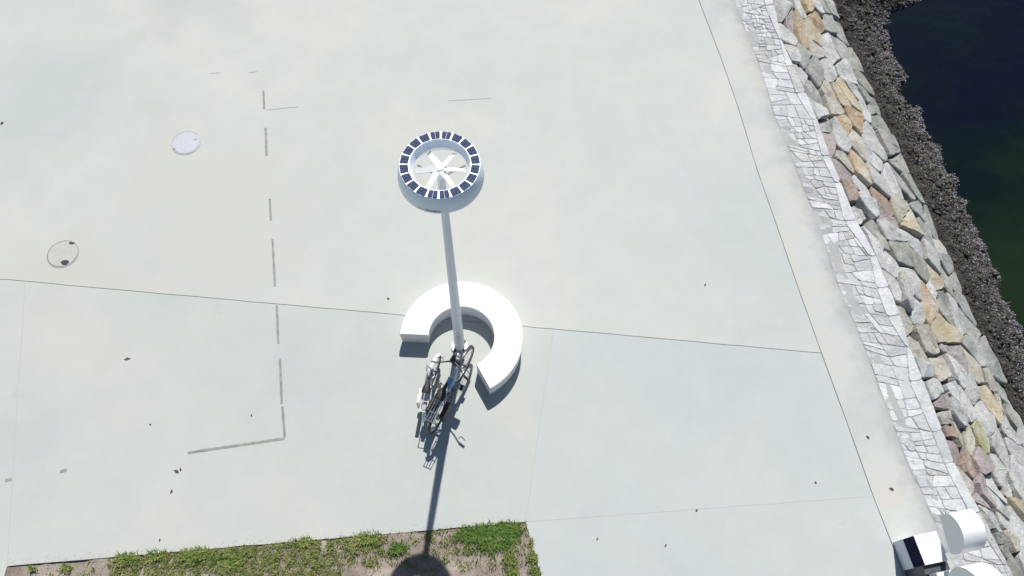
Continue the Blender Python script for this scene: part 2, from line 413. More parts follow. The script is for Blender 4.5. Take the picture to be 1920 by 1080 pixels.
# ---- strip between the joint and the flagstones: pale, dirty along the stones
sm = bpy.data.materials.new('strip_concrete'); sm.use_nodes = True
t = sm.node_tree; N = t.nodes; L = t.links; b = N['Principled BSDF']; b.inputs['Roughness'].default_value = .95
at_ = N.new('ShaderNodeAttribute'); at_.attribute_name = 'across'
g = N.new('ShaderNodeNewGeometry')
def tn(sc, det, ro=.6):
    n = N.new('ShaderNodeTexNoise'); n.inputs['Scale'].default_value = sc; n.inputs['Detail'].default_value = det; n.inputs['Roughness'].default_value = ro
    L.new(g.outputs['Position'], n.inputs['Vector']); return n
n1 = tn(.7, 5); n2 = tn(3.2, 7); n3 = tn(45, 5); n5 = tn(.33, 2)
r = N.new('ShaderNodeValToRGB'); L.new(n1.outputs[0], r.inputs[0])
el = r.color_ramp.elements; el[0].position = .36; el[0].color = (.40, .43, .42, 1); el[1].position = .64; el[1].color = (.475, .468, .425, 1)
e = el.new(.5); e.color = (.455, .475, .455, 1)
ma = N.new('ShaderNodeMath'); ma.operation = 'MULTIPLY_ADD'; L.new(n2.outputs[0], ma.inputs[0]); ma.inputs[1].default_value = .75; L.new(at_.outputs['Fac'], ma.inputs[2])
mr = N.new('ShaderNodeMapRange'); mr.interpolation_type = 'SMOOTHSTEP'; mr.inputs[1].default_value = .80; mr.inputs[2].default_value = 1.30; mr.inputs[4].default_value = .9
L.new(ma.outputs[0], mr.inputs[0])
mx = N.new('ShaderNodeMix'); mx.data_type = 'RGBA'; L.new(mr.outputs[0], mx.inputs[0]); L.new(r.outputs[0], mx.inputs[6]); mx.inputs[7].default_value = (.335, .345, .345, 1)
L.new(mx.outputs[2], b.inputs['Base Color'])
bp = N.new('ShaderNodeBump'); bp.inputs['Strength'].default_value = .4; bp.inputs['Distance'].default_value = .008; L.new(n3.outputs[0], bp.inputs['Height']); L.new(bp.outputs[0], b.inputs['Normal'])
def curve_w(curve):
    a = sorted(sw(p) for p in curve); return [q[0] for q in a], [q[1] for q in a]
P_EDGE = curve_w(edge_curve)
vs_, fs_, ac = [], [], []
ns, nv = 420, 26
for i in range(ns+1):
    s = SMIN + (SMAX-SMIN)*i/ns
    e0, e1 = pf(P_EDGE, s)+.008, pf(P_FLAG, s)+.17
    for k in range(nv+1):
        w = e0+(e1-e0)*k/nv; q = S0+SD*s+WD*w
        vs_.append((q.x, q.y, .001 + max(0.0, (k/nv-.70)/.30)*.024*(.32+noise.noise(Vector((q.x*2.6, q.y*2.6, 8)))+.5*noise.noise(Vector((q.x*9, q.y*9, 8)))))); ac.append(k/nv)
for i in range(ns):
    for k in range(nv):
        a = i*(nv+1)+k; fs_.append((a, a+nv+1, a+nv+2, a+1))
me = bpy.data.meshes.new('edge_slab'); me.from_pydata(vs_, [], fs_); me.materials.append(sm)
a_ = me.attributes.new('across', 'FLOAT', 'POINT'); a_.data.foreach_set('value', ac)
o = bpy.data.objects.new('edge_slab', me); C.objects.link(o); o.parent = plaza

# ------------------------------------------------------------------ flagstone border
fb = MB(); n = 140; vs_, fs_ = [], []
for i in range(n+1):
    s = SMIN+(SMAX-SMIN)*i/n
    for v, z in ((-1.06, .004), (-.02, .004), (.03, -.12)):
        p = shore(s, v) if v < 0 else shore(s, v)
        vs_.append((p.x, p.y, z))
for i in range(n):
    for k in range(2): a = i*3+k; fs_.append((a, a+3, a+4, a+1))
fb.add(vs_, fs_)
border = tag(fb.build('flagstone_border', M['mortar']), kind='structure')

def area(p): return abs(sum(p[i-1][0]*p[i][1]-p[i][0]*p[i-1][1] for i in range(len(p))))/2
def clip(poly, pt, nr, off=0.0):
    """keep the side where (p-pt).nr <= -off"""
    out = []; n = len(poly)
    for i in range(n):
        a, b = poly[i], poly[(i+1) % n]
        da = (a[0]-pt[0])*nr[0]+(a[1]-pt[1])*nr[1]+off; db = (b[0]-pt[0])*nr[0]+(b[1]-pt[1])*nr[1]+off
        if da <= 0: out.append(a)
        if (da < 0 < db) or (db < 0 < da):
            k = da/(da-db); out.append((a[0]+(b[0]-a[0])*k, a[1]+(b[1]-a[1])*k))
    return out
def rough_outline(poly, cut=.2, jit=.006, step=.09, big=1):
    """cut corners and wobble edges of a convex polygon"""
    poly = ccw(poly); n = len(poly)
    if n < 3: return poly
    q = []
    for i in range(n):
        p0, p1, p2 = poly[i-1], poly[i], poly[(i+1) % n]
        c = cut*rnd.uniform(.3, 1.2) * (big if rnd.random() < .2 else 1)
        la = math.hypot(p0[0]-p1[0], p0[1]-p1[1]); lb = math.hypot(p2[0]-p1[0], p2[1]-p1[1])
        c1 = min(c, .4*la)/max(la, 1e-6); c2 = min(c, .4*lb)/max(lb, 1e-6)
        q.append((p1[0]+(p0[0]-p1[0])*c1, p1[1]+(p0[1]-p1[1])*c1)); q.append((p1[0]+(p2[0]-p1[0])*c2, p1[1]+(p2[1]-p1[1])*c2))
    out = []
    for i in range(len(q)):
        a, b = q[i], q[(i+1) % len(q)]
        l = math.hypot(a[0]-b[0], a[1]-b[1]); k = max(1, int(l/step))
        for j in range(k):
            f = j/k; out.append((a[0]+(b[0]-a[0])*f+rnd.uniform(-jit, jit), a[1]+(b[1]-a[1])*f+rnd.uniform(-jit, jit)))
    return out

# border stones by repeated splitting; across = world x (joints roughly level), along = border direction
def split(poly, target, res, depth=0):
    ar = area(poly)
    if ar < target or depth > 9: res.append(poly); return
    c = (sum(p[0] for p in poly)/len(poly), sum(p[1] for p in poly)/len(poly))
    es = [p[0] for p in poly]; ew = [p[1] for p in poly]      # (s, w) coordinates
    ls, lw = max(es)-min(es), max(ew)-min(ew)
    if ls > lw*rnd.uniform(.62, 1.25):                          # cut across the border (a joint roughly level in the world)
        ang = math.atan2(WD.dot(Vector((1, 0))), SD.dot(Vector((1, 0)))) + rnd.gauss(-.05, .17)
    else: ang = rnd.gauss(0, .22)
    d = (math.cos(ang), math.sin(ang)); nr = (-d[1], d[0])
    pt = (c[0]+rnd.uniform(-.17, .17)*ls, c[1]+rnd.uniform(-.17, .17)*lw)
    a = clip(poly, pt, nr); b = clip(poly, pt, (-nr[0], -nr[1]))
    if len(a) < 3 or len(b) < 3 or min(area(a), area(b)) < .004: res.append(poly); return
    split(a, target*rnd.uniform(.8, 1.25), res, depth+1); split(b, target*rnd.uniform(.8, 1.25), res, depth+1)
cells = []
s = SMIN
while s < SMAX:
    ds = rnd.uniform(.5, .95)
    e0, e1 = min(s+ds, SMAX), 0
    # cap stone column, long stones beside the slope
    def fw(ss, v): c = pf(P_CREST, ss); return c+(c-pf(P_FLAG, ss))*v
    k0, k1 = (getattr(split, 'k', -.24)), rnd.choice((rnd.uniform(-.36, -.2), rnd.uniform(-.2, -.08)))
    cells.append(([(s, fw(s, k0)), (e0, fw(e0, k1)), (e0, fw(e0, .0)), (s, fw(s, .0))], 1))
    split.k = k1
    skew = .21
    body = [(s-skew, fw(s-skew, -1.05)), (e0-skew, fw(e0-skew, -1.05)), (e0, fw(e0, k1)), (s, fw(s, k0))]
    res = []; split(body, rnd.choice((.020, .032, .048, .07)), res)
    cells += [(c, 0) for c in res]
    s = e0
nflag = 0
extra = MB()
for poly, cap in cells:
    poly = ccw(poly)
    poly = shrink(poly, rnd.uniform(.002, .0045))
    if area(poly) < .003: continue
    ol = rough_outline(poly, cut=.03 if not cap else .045, jit=.0045, step=.10)
    w3 = []
    for a in ol:
        q = S0+SD*a[0]+WD*a[1]; w3.append((q.x, q.y))
    w3 = ccw(w3)
    if area(w3) < .003: continue
    cx = sum(p[0] for p in w3)/len(w3); cy = sum(p[1] for p in w3)/len(w3)
    sc = sum(p[0] for p in ol)/len(ol); vv = (sum(p[1] for p in ol)/len(ol)-pf(P_CREST, sc))/(pf(P_CREST, sc)-pf(P_FLAG, sc))
    top = .016+rnd.uniform(-.003, .004) - (0.010 if vv < -.86 else 0)
    tx, ty = rnd.uniform(-.012, .012), rnd.uniform(-.012, .012)
    n = len(w3); vv_ = [(x, y, -.03) for x, y in w3]+[(x, y, top-.006+tx*(x-cx)+ty*(y-cy)) for x, y in w3]
    for x, y in w3:
        d = Vector((x-cx, y-cy)); l = d.length; d = d*(max(0, l-.009)/l)
        vv_.append((cx+d.x, cy+d.y, top+tx*d.x+ty*d.y))
    ff = []
    for i in range(n):
        j = (i+1) % n; ff.append((i, j, n+j, n+i)); ff.append((n+i, n+j, 2*n+j, 2*n+i))
    ff.append(tuple(range(2*n, 3*n)))
    if SVIEW[0]-.2 < sc < SVIEW[1] and nflag < 290:
        mb = MB(); mb.add(vv_, ff)
        mt = M['flag'] if rnd.random() < .86 else S['W']
        mb.build('flagstone', mt, border, loc=(cx, cy, 0)); nflag += 1
    else: extra.add(vv_, ff)
tag(extra.build('flagstone_rest', M['flag'], border), kind='stuff')

# ------------------------------------------------------------------ stone slope
seeds_zoom = {
 (1360, 0): "500,90,W 660,30,W 575,250,P 540,330,W 665,300,O 740,70,O 800,170,O 780,310,T 870,60,G 950,210,G 960,60,N 1010,270,G 820,460,E 700,530,G 930,440,W 1050,430,G 1170,570,N 900,600,W 1090,700,W 1230,740,N 780,640,G 1150,830,W 1260,880,N 800,830,G 950,880,E 1080,860,T 1320,980,G 600,500,W 660,640,W",
 (1400, 180): "620,150,W 690,250,G 780,80,E 960,200,O 870,20,T 1010,30,W 1140,100,N 1190,230,N 880,270,O 850,420,W 740,400,P 970,410,E 1000,620,O 870,570,E 880,700,P 930,840,B 1100,390,W 1140,580,W 1290,450,G 1390,620,G 1190,780,W 1050,860,W 1310,800,W 1440,830,G 1500,780,N",
 (1480, 360): "680,50,W 850,110,B 860,220,P 980,160,E 1060,300,T 1170,180,G 1260,290,G 650,210,W 750,340,N 920,380,W 1130,460,W 1210,390,G 1340,500,G 1000,530,N 870,640,W 1180,700,N 1260,580,W 1400,640,G 1290,790,T 1530,850,G 740,650,W 910,850,W 1060,940,W 1220,960,O 1290,880,W 1430,800,N 1380,970,N 1560,990,G 740,520,W 1120,830,W",
 (1520, 540): "950,200,W 1175,150,N 1210,420,T 1290,600,P 1040,450,E 980,570,E 835,270,E 1400,330,G 1480,560,G 1610,680,G 1180,760,E 1030,720,W 1120,920,W 1340,800,W 1490,760,E 1620,880,E 1260,930,W 1420,930,W 1700,960,G 1300,230,W",
 (1520, 720): "1180,180,P 1230,290,E 1320,300,W 1330,420,E 1280,430,B 1370,200,W 1560,300,W 1520,500,Y 1590,130,T 1680,150,E 1780,270,G 1800,430,W 1870,330,G 1700,600,W 1850,620,W 1330,590,P 1430,500,E 1420,760,B 1530,690,P 1690,800,W 1640,930,W 1880,840,W 1530,980,P 1830,930,W 1440,900,E",
 (1620, 855): "1060,400,P 1210,420,W 1300,300,W 1400,480,T 1140,540,W 1290,640,W 1200,740,N 1340,780,E 1080,650,N 1250,860,N 1330,950,N 1420,900,W 1410,640,W",
}
seeds = []
for (ox, oy), txt in seeds_zoom.items():
    for tk in txt.split():
        x, y, c = tk.split(',')
        s, v = to_sv(ox+int(x)/4.8, oy+int(y)/4.8)
        if all(math.hypot((s-q[0]), (v-q[1])*SLEN) > .12 for q in seeds) and -.05 < v < 1.08:
            seeds.append((s, min(max(v, .05), .95), c))
# the slope goes on beyond the picture
tries = 0
while tries < 9000:
    tries += 1
    s = rnd.uniform(SMIN, SMAX); v = rnd.uniform(.05, .95)
    inside = seeds and (SVIEW[0] < s < SVIEW[1])
    if min(math.hypot((s-q[0])*.7, (v-q[1])*SLEN) for q in seeds) > (.50 if inside else .34): seeds.append((s, v, rnd.choice('WWWWGGNNEOPB')))
AS = .62                                         # stones lie longer along the shore
pts_ = [(s*AS, v*SLEN) for s, v, c in seeds]
bedm = MB(); n = 130; vs_, fs_ = [], []
for i in range(n+1):
    s = SMIN+(SMAX-SMIN)*i/n
    for k in range(9):
        p = shore(s, .0+k/8*1.03); vs_.append((p.x-.10*WD.x, p.y-.10*WD.y, p.z-.17))
for i in range(n):
    for k in range(8): a = i*9+k; fs_.append((a, a+9, a+10, a+1))
bedm.add(vs_, fs_)
slope = tag(bedm.build('stone_slope', M['bed']), kind='structure')
nrm_cache = {}
def surf(a, b, h):
    s = a/AS; v = b/SLEN
    p = shore(s, v)
    e = shore(s, min(v+.05, 1.0)) - shore(s, min(v+.05, 1.0)-.05)
    ds = shore(s+.4, min(max(v, 0), 1))-shore(s-.4, min(max(v, 0), 1))
    nn = ds.cross(e).normalized()
    if nn.z < 0: nn = -nn
    return p + nn*h
nst = 0
for i, (a, b) in enumerate(pts_):
    smp = seeds[i][0]
    poly = [(a-1.6, -.02), (a+1.6, -.02), (a+1.6, SLEN*1.02), (a-1.6, SLEN*1.02)]
    gap = rnd.uniform(.002, .010) if rnd.random() < .82 else rnd.uniform(.014, .028)
    for j, (c, d) in enumerate(pts_):
        if j == i: continue
        dx, dy = c-a, d-b; l = math.hypot(dx, dy)
        if l > 1.7: continue
        poly = clip(poly, ((a+c)/2, (b+d)/2), (dx/l, dy/l), gap)
        if len(poly) < 3: break
    if len(poly) < 3 or area(poly) < .004: continue
    ol = rough_outline(poly, cut=.034, jit=.012, step=.09, big=4.2)
    n = len(ol); cx = sum(p[0] for p in ol)/n; cy = sum(p[1] for p in ol)/n
    top = rnd.uniform(-.01, .085) - (.03 if cy/SLEN < .12 else 0); tx, ty = rnd.gauss(0, .075), rnd.gauss(0, .08)
    rings = [(1.0, -.22, 0), (1.0, top-.020, .006), (.955, top-.002, .006), (.68, top, .009), (.36, top, .010)]
    V, Fc = [], []
    sd_ = rnd.uniform(0, 99)
    for f, h, jz in rings:
        for p in ol:
            x, y = cx+(p[0]-cx)*f, cy+(p[1]-cy)*f
            hh = h if h < -.1 else h+tx*(x-cx)+ty*(y-cy)+rnd.uniform(-jz, jz)+.035*noise.noise(Vector((x*4, y*4, sd_)))
            V.append(surf(x, y, hh))
    V.append(surf(cx, cy, top+.006))
    for r_ in range(len(rings)-1):
        for k in range(n):
            l = (k+1) % n; Fc.append((r_*n+k, r_*n+l, (r_+1)*n+l, (r_+1)*n+k))
    q = (len(rings)-1)*n
    for k in range(n): Fc.append((q+k, q+(k+1) % n, q+n))
    cen = V[-1]
    mb = MB(); mb.add(V, Fc)
    me_o = mb.build('stone', S[seeds[i][2]], slope, smooth=True, loc=tuple(cen), angle=22); nst += 1

# ------------------------------------------------------------------ mussel bank
bk = MB(); ns, nv = 320, 34; vs_, fs_ = [], []
for i in range(ns+1):
    s = SMIN+(SMAX-SMIN)*i/ns
    for k in range(nv+1):
        v = .93 + 1.75*k/nv; p = shore(s, v)
        h = .11*noise.fractal(Vector((p.x*2.0, p.y*2.0, 3)), .9, 2.1, 5) - .05 + (-.10 if v < 1.0 else 0)
        vs_.append((p.x, p.y, p.z+h))
for i in range(ns):
    for k in range(nv): a = i*(nv+1)+k; fs_.append((a, a+nv+1, a+nv+2, a+1))
bk.add(vs_, fs_)
bank = tag(bk.build('shore_bank', M['shore'], smooth=True), kind='structure')
nr_ = np.random.default_rng(4)
def scatter(name, n, vlo, vhi, vmode, size, mat_, label, cat, smin=-3.0, smax=SVIEW[1]+1.0):
    base_v = np.array([(1, 0, 0), (-.5, .8, 0), (-.5, -.8, 0), (0, 0, 1.0), (-.2, .1, -.6)])
    base_f = np.array([(0, 1, 3), (1, 2, 3), (2, 0, 3), (1, 0, 4), (2, 1, 4), (0, 2, 4)])
    vv, ff = [], []
    for i in range(n):
        s = nr_.uniform(smin, smax); v = nr_.triangular(vlo, vmode, vhi)
        p = shore(s, v); h = .11*noise.fractal(Vector((p.x*2.0, p.y*2.0, 3)), .9, 2.1, 5) - .05
        p.z += h
        A = nr_.normal(size=(3, 3)); Q, _ = np.linalg.qr(A)
        sz = size*nr_.uniform(.5, 1.5)
        q = (base_v*np.array([1.15, .7, .55])*sz + nr_.normal(scale=.12*sz, size=(5, 3))) @ Q + np.array(p)
        ff.append(base_f + 5*i); vv.append(q)
    vv = np.concatenate(vv); ff = np.concatenate(ff)
    me = bpy.data.meshes.new(name)
    me.vertices.add(len(vv)); me.vertices.foreach_set('co', vv.ravel())
    me.loops.add(len(ff)*3); me.loops.foreach_set('vertex_index', ff.ravel())
    me.polygons.add(len(ff)); me.polygons.foreach_set('loop_start', np.arange(len(ff))*3)
    me.polygons.foreach_set('loop_total', np.full(len(ff), 3)) if False else None
    me.update(calc_edges=True); me.validate()
    me.materials.append(mat_)
    o = bpy.data.objects.new(name, me); C.objects.link(o)
    return tag(o, label, cat, kind='stuff')
scatter('mussels', 34000, .99, 2.04, 1.3, .024, M['shell_d'], 'dark brown mussels and weed covering the bank below the stone slope', 'mussels')
scatter('pebbles', 17000, 1.2, 2.16, 1.93, .025, M['shell_l'], 'pale lilac grey barnacled pebbles along the waterline', 'pebbles')
scatter('rocks', 700, 1.0, 2.1, 1.6, .085, M['shell_d'], 'fist sized dark weedy rocks lying in the mussel bank', 'rocks')

# ------------------------------------------------------------------ planting bed
sb = MB(); bp2 = [V2(p) for p in bed]
xs = [p[0] for p in bp2]; ys = [p[1] for p in bp2]; nx, ny = 130, 70; vs_, fs_ = [], []
def bed_z(x, y):
    return min(-.007, -.020+.026*noise.fractal(Vector((x*3, y*3, 9)), .8, 2.1, 4))
for i in range(nx+1):
    for k in range(ny+1):
        x = min(xs)-.02+(max(xs)-min(xs)+.04)*i/nx; y = min(ys)-.02+(max(ys)-min(ys)+.04)*k/ny
        vs_.append((x, y, bed_z(x, y)))
for i in range(nx):
    for k in range(ny): a = i*(ny+1)+k; fs_.append((a, a+ny+1, a+ny+2, a+1))
# keep only faces whose centre is inside the bed outline (a little outside hides under the slabs)
bc = ccw([V2(p) for p in bed])
def inside(x, y, poly=None, mrg=0.0):
    poly = poly or bc; n = len(poly); r = False
    for i in range(n):
        (x0, y0), (x1, y1) = poly[i-1], poly[i]
        if (y0 > y) != (y1 > y) and x < (x1-x0)*(y-y0)/(y1-y0)+x0: r = not r
    return r
big = shrink(bc, -.045)
fs2 = [f for f in fs_ if inside(sum(vs_[q][0] for q in f)/4, sum(vs_[q][1] for q in f)/4, big)]
sb.add(vs_, fs2)
soil = tag(sb.build('planting_bed_soil', M['soil'], smooth=True), kind='structure')

def px_in(cx, cy): return cy < 1056 and rnd.random() < .5
big2 = shrink(bc, -.035)
def blades(name, spots, mat_, label, hmin, hmax, wid=.0055):
    vv, ff = [], []
    for (x, y, hs) in spots:
        z = bed_z(x, y)
        a = rnd.uniform(0, 2*PI); h = rnd.uniform(hmin, hmax)*hs; ln_ = h*rnd.uniform(.35, 1.1)
        dx, dy = math.cos(a), math.sin(a); px_, py_ = -dy*wid*rnd.uniform(.6, 1.4), dx*wid*rnd.uniform(.6, 1.4)
        k = len(vv)
        vv += [(x-px_, y-py_, z), (x+px_, y+py_, z), (x+dx*ln_*.45+px_*.8, y+dy*ln_*.45+py_*.8, z+h*.75), (x+dx*ln_*.45-px_*.8, y+dy*ln_*.45-py_*.8, z+h*.75), (x+dx*ln_, y+dy*ln_, z+h)]
        ff += [(k, k+1, k+2, k+3), (k+3, k+2, k+4)]
    mb = MB(); mb.v = vv; mb.f = ff; mb.m = [0]*len(ff)
    return tag(mb.build(name, mat_), label, 'grass', kind='stuff')
def dens(px, py):
    """how grassy the bed is at a photo pixel: olive turf"""
    n_ = noise.noise(Vector((px*.035, py*.06, 2.0)))
    if px < 205: d = .16 if px > 60 else .0
    elif px < 640: d = .95
    elif px < 720: d = .9 if py < 1035 else .35
    elif px < 800: d = .12
    elif px < 985: d = .30 if py < 1040 else .12
    else: d = .45
    if px < 560 and py > 1045: d -= .15
    if 380 > px > 330 and py > 1050: d -= .3
    if 640 < px and py > 1060: d *= .3
    return d + n_*.45
olive, bright, dry = [], [], []
clumps = [(690, 1008, 26), (745, 1030, 20), (925, 1003, 52), (880, 1003, 26), (950, 1000, 34), (1005, 1045, 16), (1010, 1072, 18), (955, 1050, 14), (240, 1045, 26), (300, 1040, 20), (365, 1038, 34), (440, 1050, 30), (570, 1010, 26), (960, 1072, 15), (125, 1066, 12), (62, 1067, 9), (1000, 1015, 10)]
for _ in range(190000):
    px, py = rnd.uniform(-20, 1040), rnd.uniform(975, 1130)
    p = at(px, py, -.04)
    if not inside(p.x, p.y): continue
    py2 = min(py, 1085)
    d = dens(px, py2)
    cl = noise.noise(Vector((p.x*9, p.y*9, 5)))
    if rnd.random() < max(0, d)*(.62+1.1*cl)*.72:
        (olive if rnd.random() < .80 else dry).append((p.x, p.y, .75+.7*cl))
for cx, cy, r_ in clumps:
    brt = cx in (925, 880, 950, 745)
    for _ in range(int(r_*r_*(1.1 if brt else 1.0))):
        a = rnd.uniform(0, 2*PI); q = r_*math.sqrt(rnd.random())*(.85+.7*noise.noise(Vector((math.cos(a)*1.3, math.sin(a)*1.3, cx))))*rnd.uniform(.8, 1.15)
        p = at(cx+q*math.cos(a), cy+q*math.sin(a)*.62, -.03)
        if inside(p.x, p.y) or (inside(p.x, p.y, big2) and px_in(cx, cy)): (bright if brt or rnd.random() < .25 else olive).append((p.x, p.y, rnd.uniform(.9, 1.7) if brt else 1.35))
blades('turf', olive, M['grass'], 'olive green grass and weeds filling the left of the planting bed', .022, .068)
blades('dry_grass', dry, M['grass_d'], 'straw coloured dry stalks standing among the grass', .03, .09, .004)
blades('bright_grass', bright, M['grass_b'], 'bright green grass in the right corner of the planting bed', .02, .06)
lit = MB()
for _ in range(900):
    px, py = rnd.uniform(10, 1010), rnd.uniform(980, 1120); p = at(px, py, -.03)
    if not inside(p.x, p.y): continue
    z = bed_z(p.x, p.y)+.004; r_ = rnd.uniform(.004, .013); a = rnd.uniform(0, 6)
    lit.add([(p.x+r_*math.cos(a+k*2.1), p.y+r_*math.sin(a+k*2.1)*.8, z) for k in range(3)]+[(p.x, p.y, z+r_*.7)], [(0, 1, 3), (1, 2, 3), (2, 0, 3)])
tag(lit.build('gravel', [M['grass_d']][0]), 'small pale stones and dead leaf bits scattered on the dry soil', 'gravel', kind='stuff')

sp = MB()
for _ in range(420):
    f = rnd.random(); a = bed[0].lerp(bed[1], f) if rnd.random() < .8 else bed[1].lerp(bed[2], f)
    off = abs(rnd.gauss(0, .05)); x = a.x + (off if rnd.random() < .2 else 0); y = a.y + off + .01
    if inside(x, y): continue
    r_ = rnd.uniform(.003, .009); q = rnd.uniform(0, 6)
    sp.add([(x+r_*math.cos(q+k*2.1), y+r_*math.sin(q+k*2.1), .0015) for k in range(3)]+[(x, y, r_*.7)], [(0, 1, 3), (1, 2, 3), (2, 0, 3)])
tag(sp.build('soil_crumbs', M['soil']), 'soil crumbs spilt onto the concrete along the planting bed edge', 'soil', kind='stuff')
# ------------------------------------------------------------------ marks on the plaza
def mark(x0, y0, x1, y1, wpx=4.5, mt='mark', z=.004, jag=.18):
    a, b = at(x0, y0), at(x1, y1); d = (b-a).xy; l = d.length; d.normalize(); nr = Vector((-d.y, d.x)); w = wpx/116/2
    n = max(2, int(l/.06)); vs_ = []
    for i in range(n+1):
        p = a.xy+d*(l*i/n)
        for s_ in (-1, 1): q = p+nr*s_*w*(1+rnd.uniform(-jag, jag)); vs_.append((q.x, q.y, z))
    mb = MB(); mb.add(vs_, [(2*i, 2*i+2, 2*i+3, 2*i+1) for i in range(n)])
    return mb.build('marking', M[mt], plaza)
for seg in [(494, 170, 495.5, 204), (498, 240, 500, 292), (506, 373, 508, 413), (511, 448, 515.5, 537), (519, 572, 522, 644), (525, 673, 528.5, 757), (529.5, 762, 534, 820), (534, 822, 352, 849)]: mark(*seg)
mark(113, 885, 125, 881, 5); mark(10, 901, 22, 898, 5)
mark(467, 136, 482, 134, 3, 'mark_faint'); mark(395, 137, 412, 136, 2.4, 'mark_faint')
for seg in [(500, 206, 560, 200), (840, 189, 920, 184), (404, 556, 412, 588)]:
    mark(*seg, 1.6, 'mark_faint', jag=.5)

# ------------------------------------------------------------------ manhole covers
def manhole(px, py, rpx, label, style):
    c = at(px, py); r = rpx/F*(H/abs((R @ Vector((0, 0, -1))).z))*1.0
    r = (at(px+rpx, py)-c).length
    e = empty('manhole_cover', (c.x, c.y, 0))
    fr = MB()
    fr.lathe([(r*.985, .0025), (r*.985, .007), (r*1.03, .007), (r*1.035, .0025)], 48)
    d = MB(); d.lathe([(.001, .010), (r*.93, .010), (r*.955, .006), (r*.955, .0015)], 48)
    ga = MB(); ga.lathe([(r*.955, .003), (r*.986, .003)], 48)
    return e, fr, d, ga, r
e, fr, d, ga, r = manhole(349, 268, 26.5, '', 0)
tag(e, 'bluish white round manhole cover with a thin grey rim, far from the bench', 'manhole cover', 'manhole covers in the plaza')
M['cover_b'] = material('cover_bluish', [(.42, .455, .49), (.46, .48, .51)], scale=3, rough=.8, fine=.04, fscale=15)
M['cover_g'] = material('cover_grey', [(.40, .395, .36), (.44, .435, .40)], scale=3, rough=.8, fine=.04, fscale=15)
d.build('cover_plate', M['cover_b'], e); ga.build('gap', M['mark_faint'], e); fr.build('rim', M['concrete'], e)
k = MB(); k.box(r*.62, r*.28, .0105, .05, .028, .004, .3); k.build('lifting_slot', M['mark'], e)
k = MB(); k.box(-r*.72, -r*.55, .0085, .055, .03, .004, -.8); k.build('lifting_slot', M['mark'], e)
e, fr, d, ga, r = manhole(118, 476, 29, '', 1)
tag(e, 'grey round manhole cover with two dark notches on its rim', 'manhole cover', 'manhole covers in the plaza')
d.build('cover_plate', M['cover_g'], e); ga.build('gap', M['black'], e); fr.build('rim', M['concrete3'], e)
for ax, ay, sx, sy in ((.40, .78, .10, .05), (.30, -.66, .135, .10)):
    k = MB(); pl = [(ax*r+sx/2*math.cos(q)*(1+.15*math.sin(3*q)), ay*r+sy/2*math.sin(q)) for q in [i*PI/6 for i in range(12)]]
    k.prism(pl, .004, .0125, 0); k.build('lifting_notch', M['dark'], e)

# ------------------------------------------------------------------ debris on the plaza
M['leafd'] = material('dead_leaf', [(.06, .045, .035), (.13, .10, .075)], scale=40, rough=.9)
deb = [(239, 673, 4, 'curled brown leaf lying alone left of the grey dashed line'), (331, 884, 4.2, 'larger of two dark leaves lying together below the dashed corner'),
       (339, 880.5, 2.8, 'smaller of two dark leaves lying together below the dashed corner'), (322, 921, 3, 'small dark leaf lying below the pair of leaves'),
       (1322, 534, 2.4, 'tiny leaf on bare concrete between lamp and stone border'), (728, 560, 2.2, 'tiny leaf just outside the white curved bench on its far left'),
       (1306, 957, 2.2, 'tiny leaf beside the faint cross joint at lower right'), (1248, 1023, 2.2, 'tiny leaf on the slab to the right of the grass'), (1627, 820, 3.0, 'small dark leaf on the pale strip along the joint'),
       (1671, 917, 3.4, 'brown leaf on the beige strip above the white blocks'), (4, 231, 4, 'brown leaf at the very left of the plaza'), (300, 1012, 2, 'tiny leaf close above the planting bed'),
       (472, 779, 1.8, 'tiny leaf inside the corner of the dashed line'), (282, 796, 1.8, 'tiny leaf in the open slab left of the corner mark'), (1529, 905, 2.2, 'tiny leaf right of the cross joint by the strip'), (1120, 1010, 1.8, 'tiny leaf between the grass corner and the white blocks')]
for px, py, r_, lab in deb:
    c = at(px, py); rr = r_/116*1.05; mb = MB(); a0_ = rnd.uniform(0, 6); pl = []
    for k in range(8):
        q = a0_+k*PI/4; f = (1.35 if k % 4 == 0 else .7)*rnd.uniform(.7, 1.15)
        pl.append((c.x+rr*f*math.cos(q), c.y+rr*f*math.sin(q), .004+rnd.uniform(.002, .014)))
    pl.append((c.x, c.y, .003)); mb.add(pl, [(k, (k+1) % 8, 8) for k in range(8)])
    tag(mb.build('dead_leaf', M['leafd'], loc=(c.x, c.y, 0)), lab, 'leaf', 'dead leaves on the plaza')

# ------------------------------------------------------------------ curved bench
BH = .35
bc0 = at(865, 631, BH); RO = ((at(983, 631, BH)-at(750, 631, BH)).length)/2; RI = ((at(926, 631, BH)-at(803.5, 631, BH)).length)/2
a_s, a_e = math.radians(-62), math.radians(177)
mb = MB(); n = 64; ring = []
prof_b = [(RI+.02, 0), (RI, BH-.035), (RI+.010, BH-.010), (RI+.035, BH), (RO-.035, BH), (RO-.010, BH-.010), (RO, BH-.035), (RO-.02, 0)]
m_ = len(prof_b); vs_, fs_ = [], []
for i in range(n+1):
    q = a_s+(a_e-a_s)*i/n
    for r_, z in prof_b: vs_.append((r_*math.cos(q), r_*math.sin(q), z))
for i in range(n):
    for k in range(m_-1): a = i*m_+k; fs_.append((a, a+1, a+m_+1, a+m_))
fs_.append(tuple(range(m_))[::-1]); fs_.append(tuple(n*m_+k for k in range(m_)))
mb.add(vs_, fs_)
bench = mb.build('curved_bench', M['benchw'], smooth=True, angle=30)
bench.location = (bc0.x, bc0.y, 0)
tag(bench, 'white C-shaped concrete bench curving around the lamp pole', 'bench')

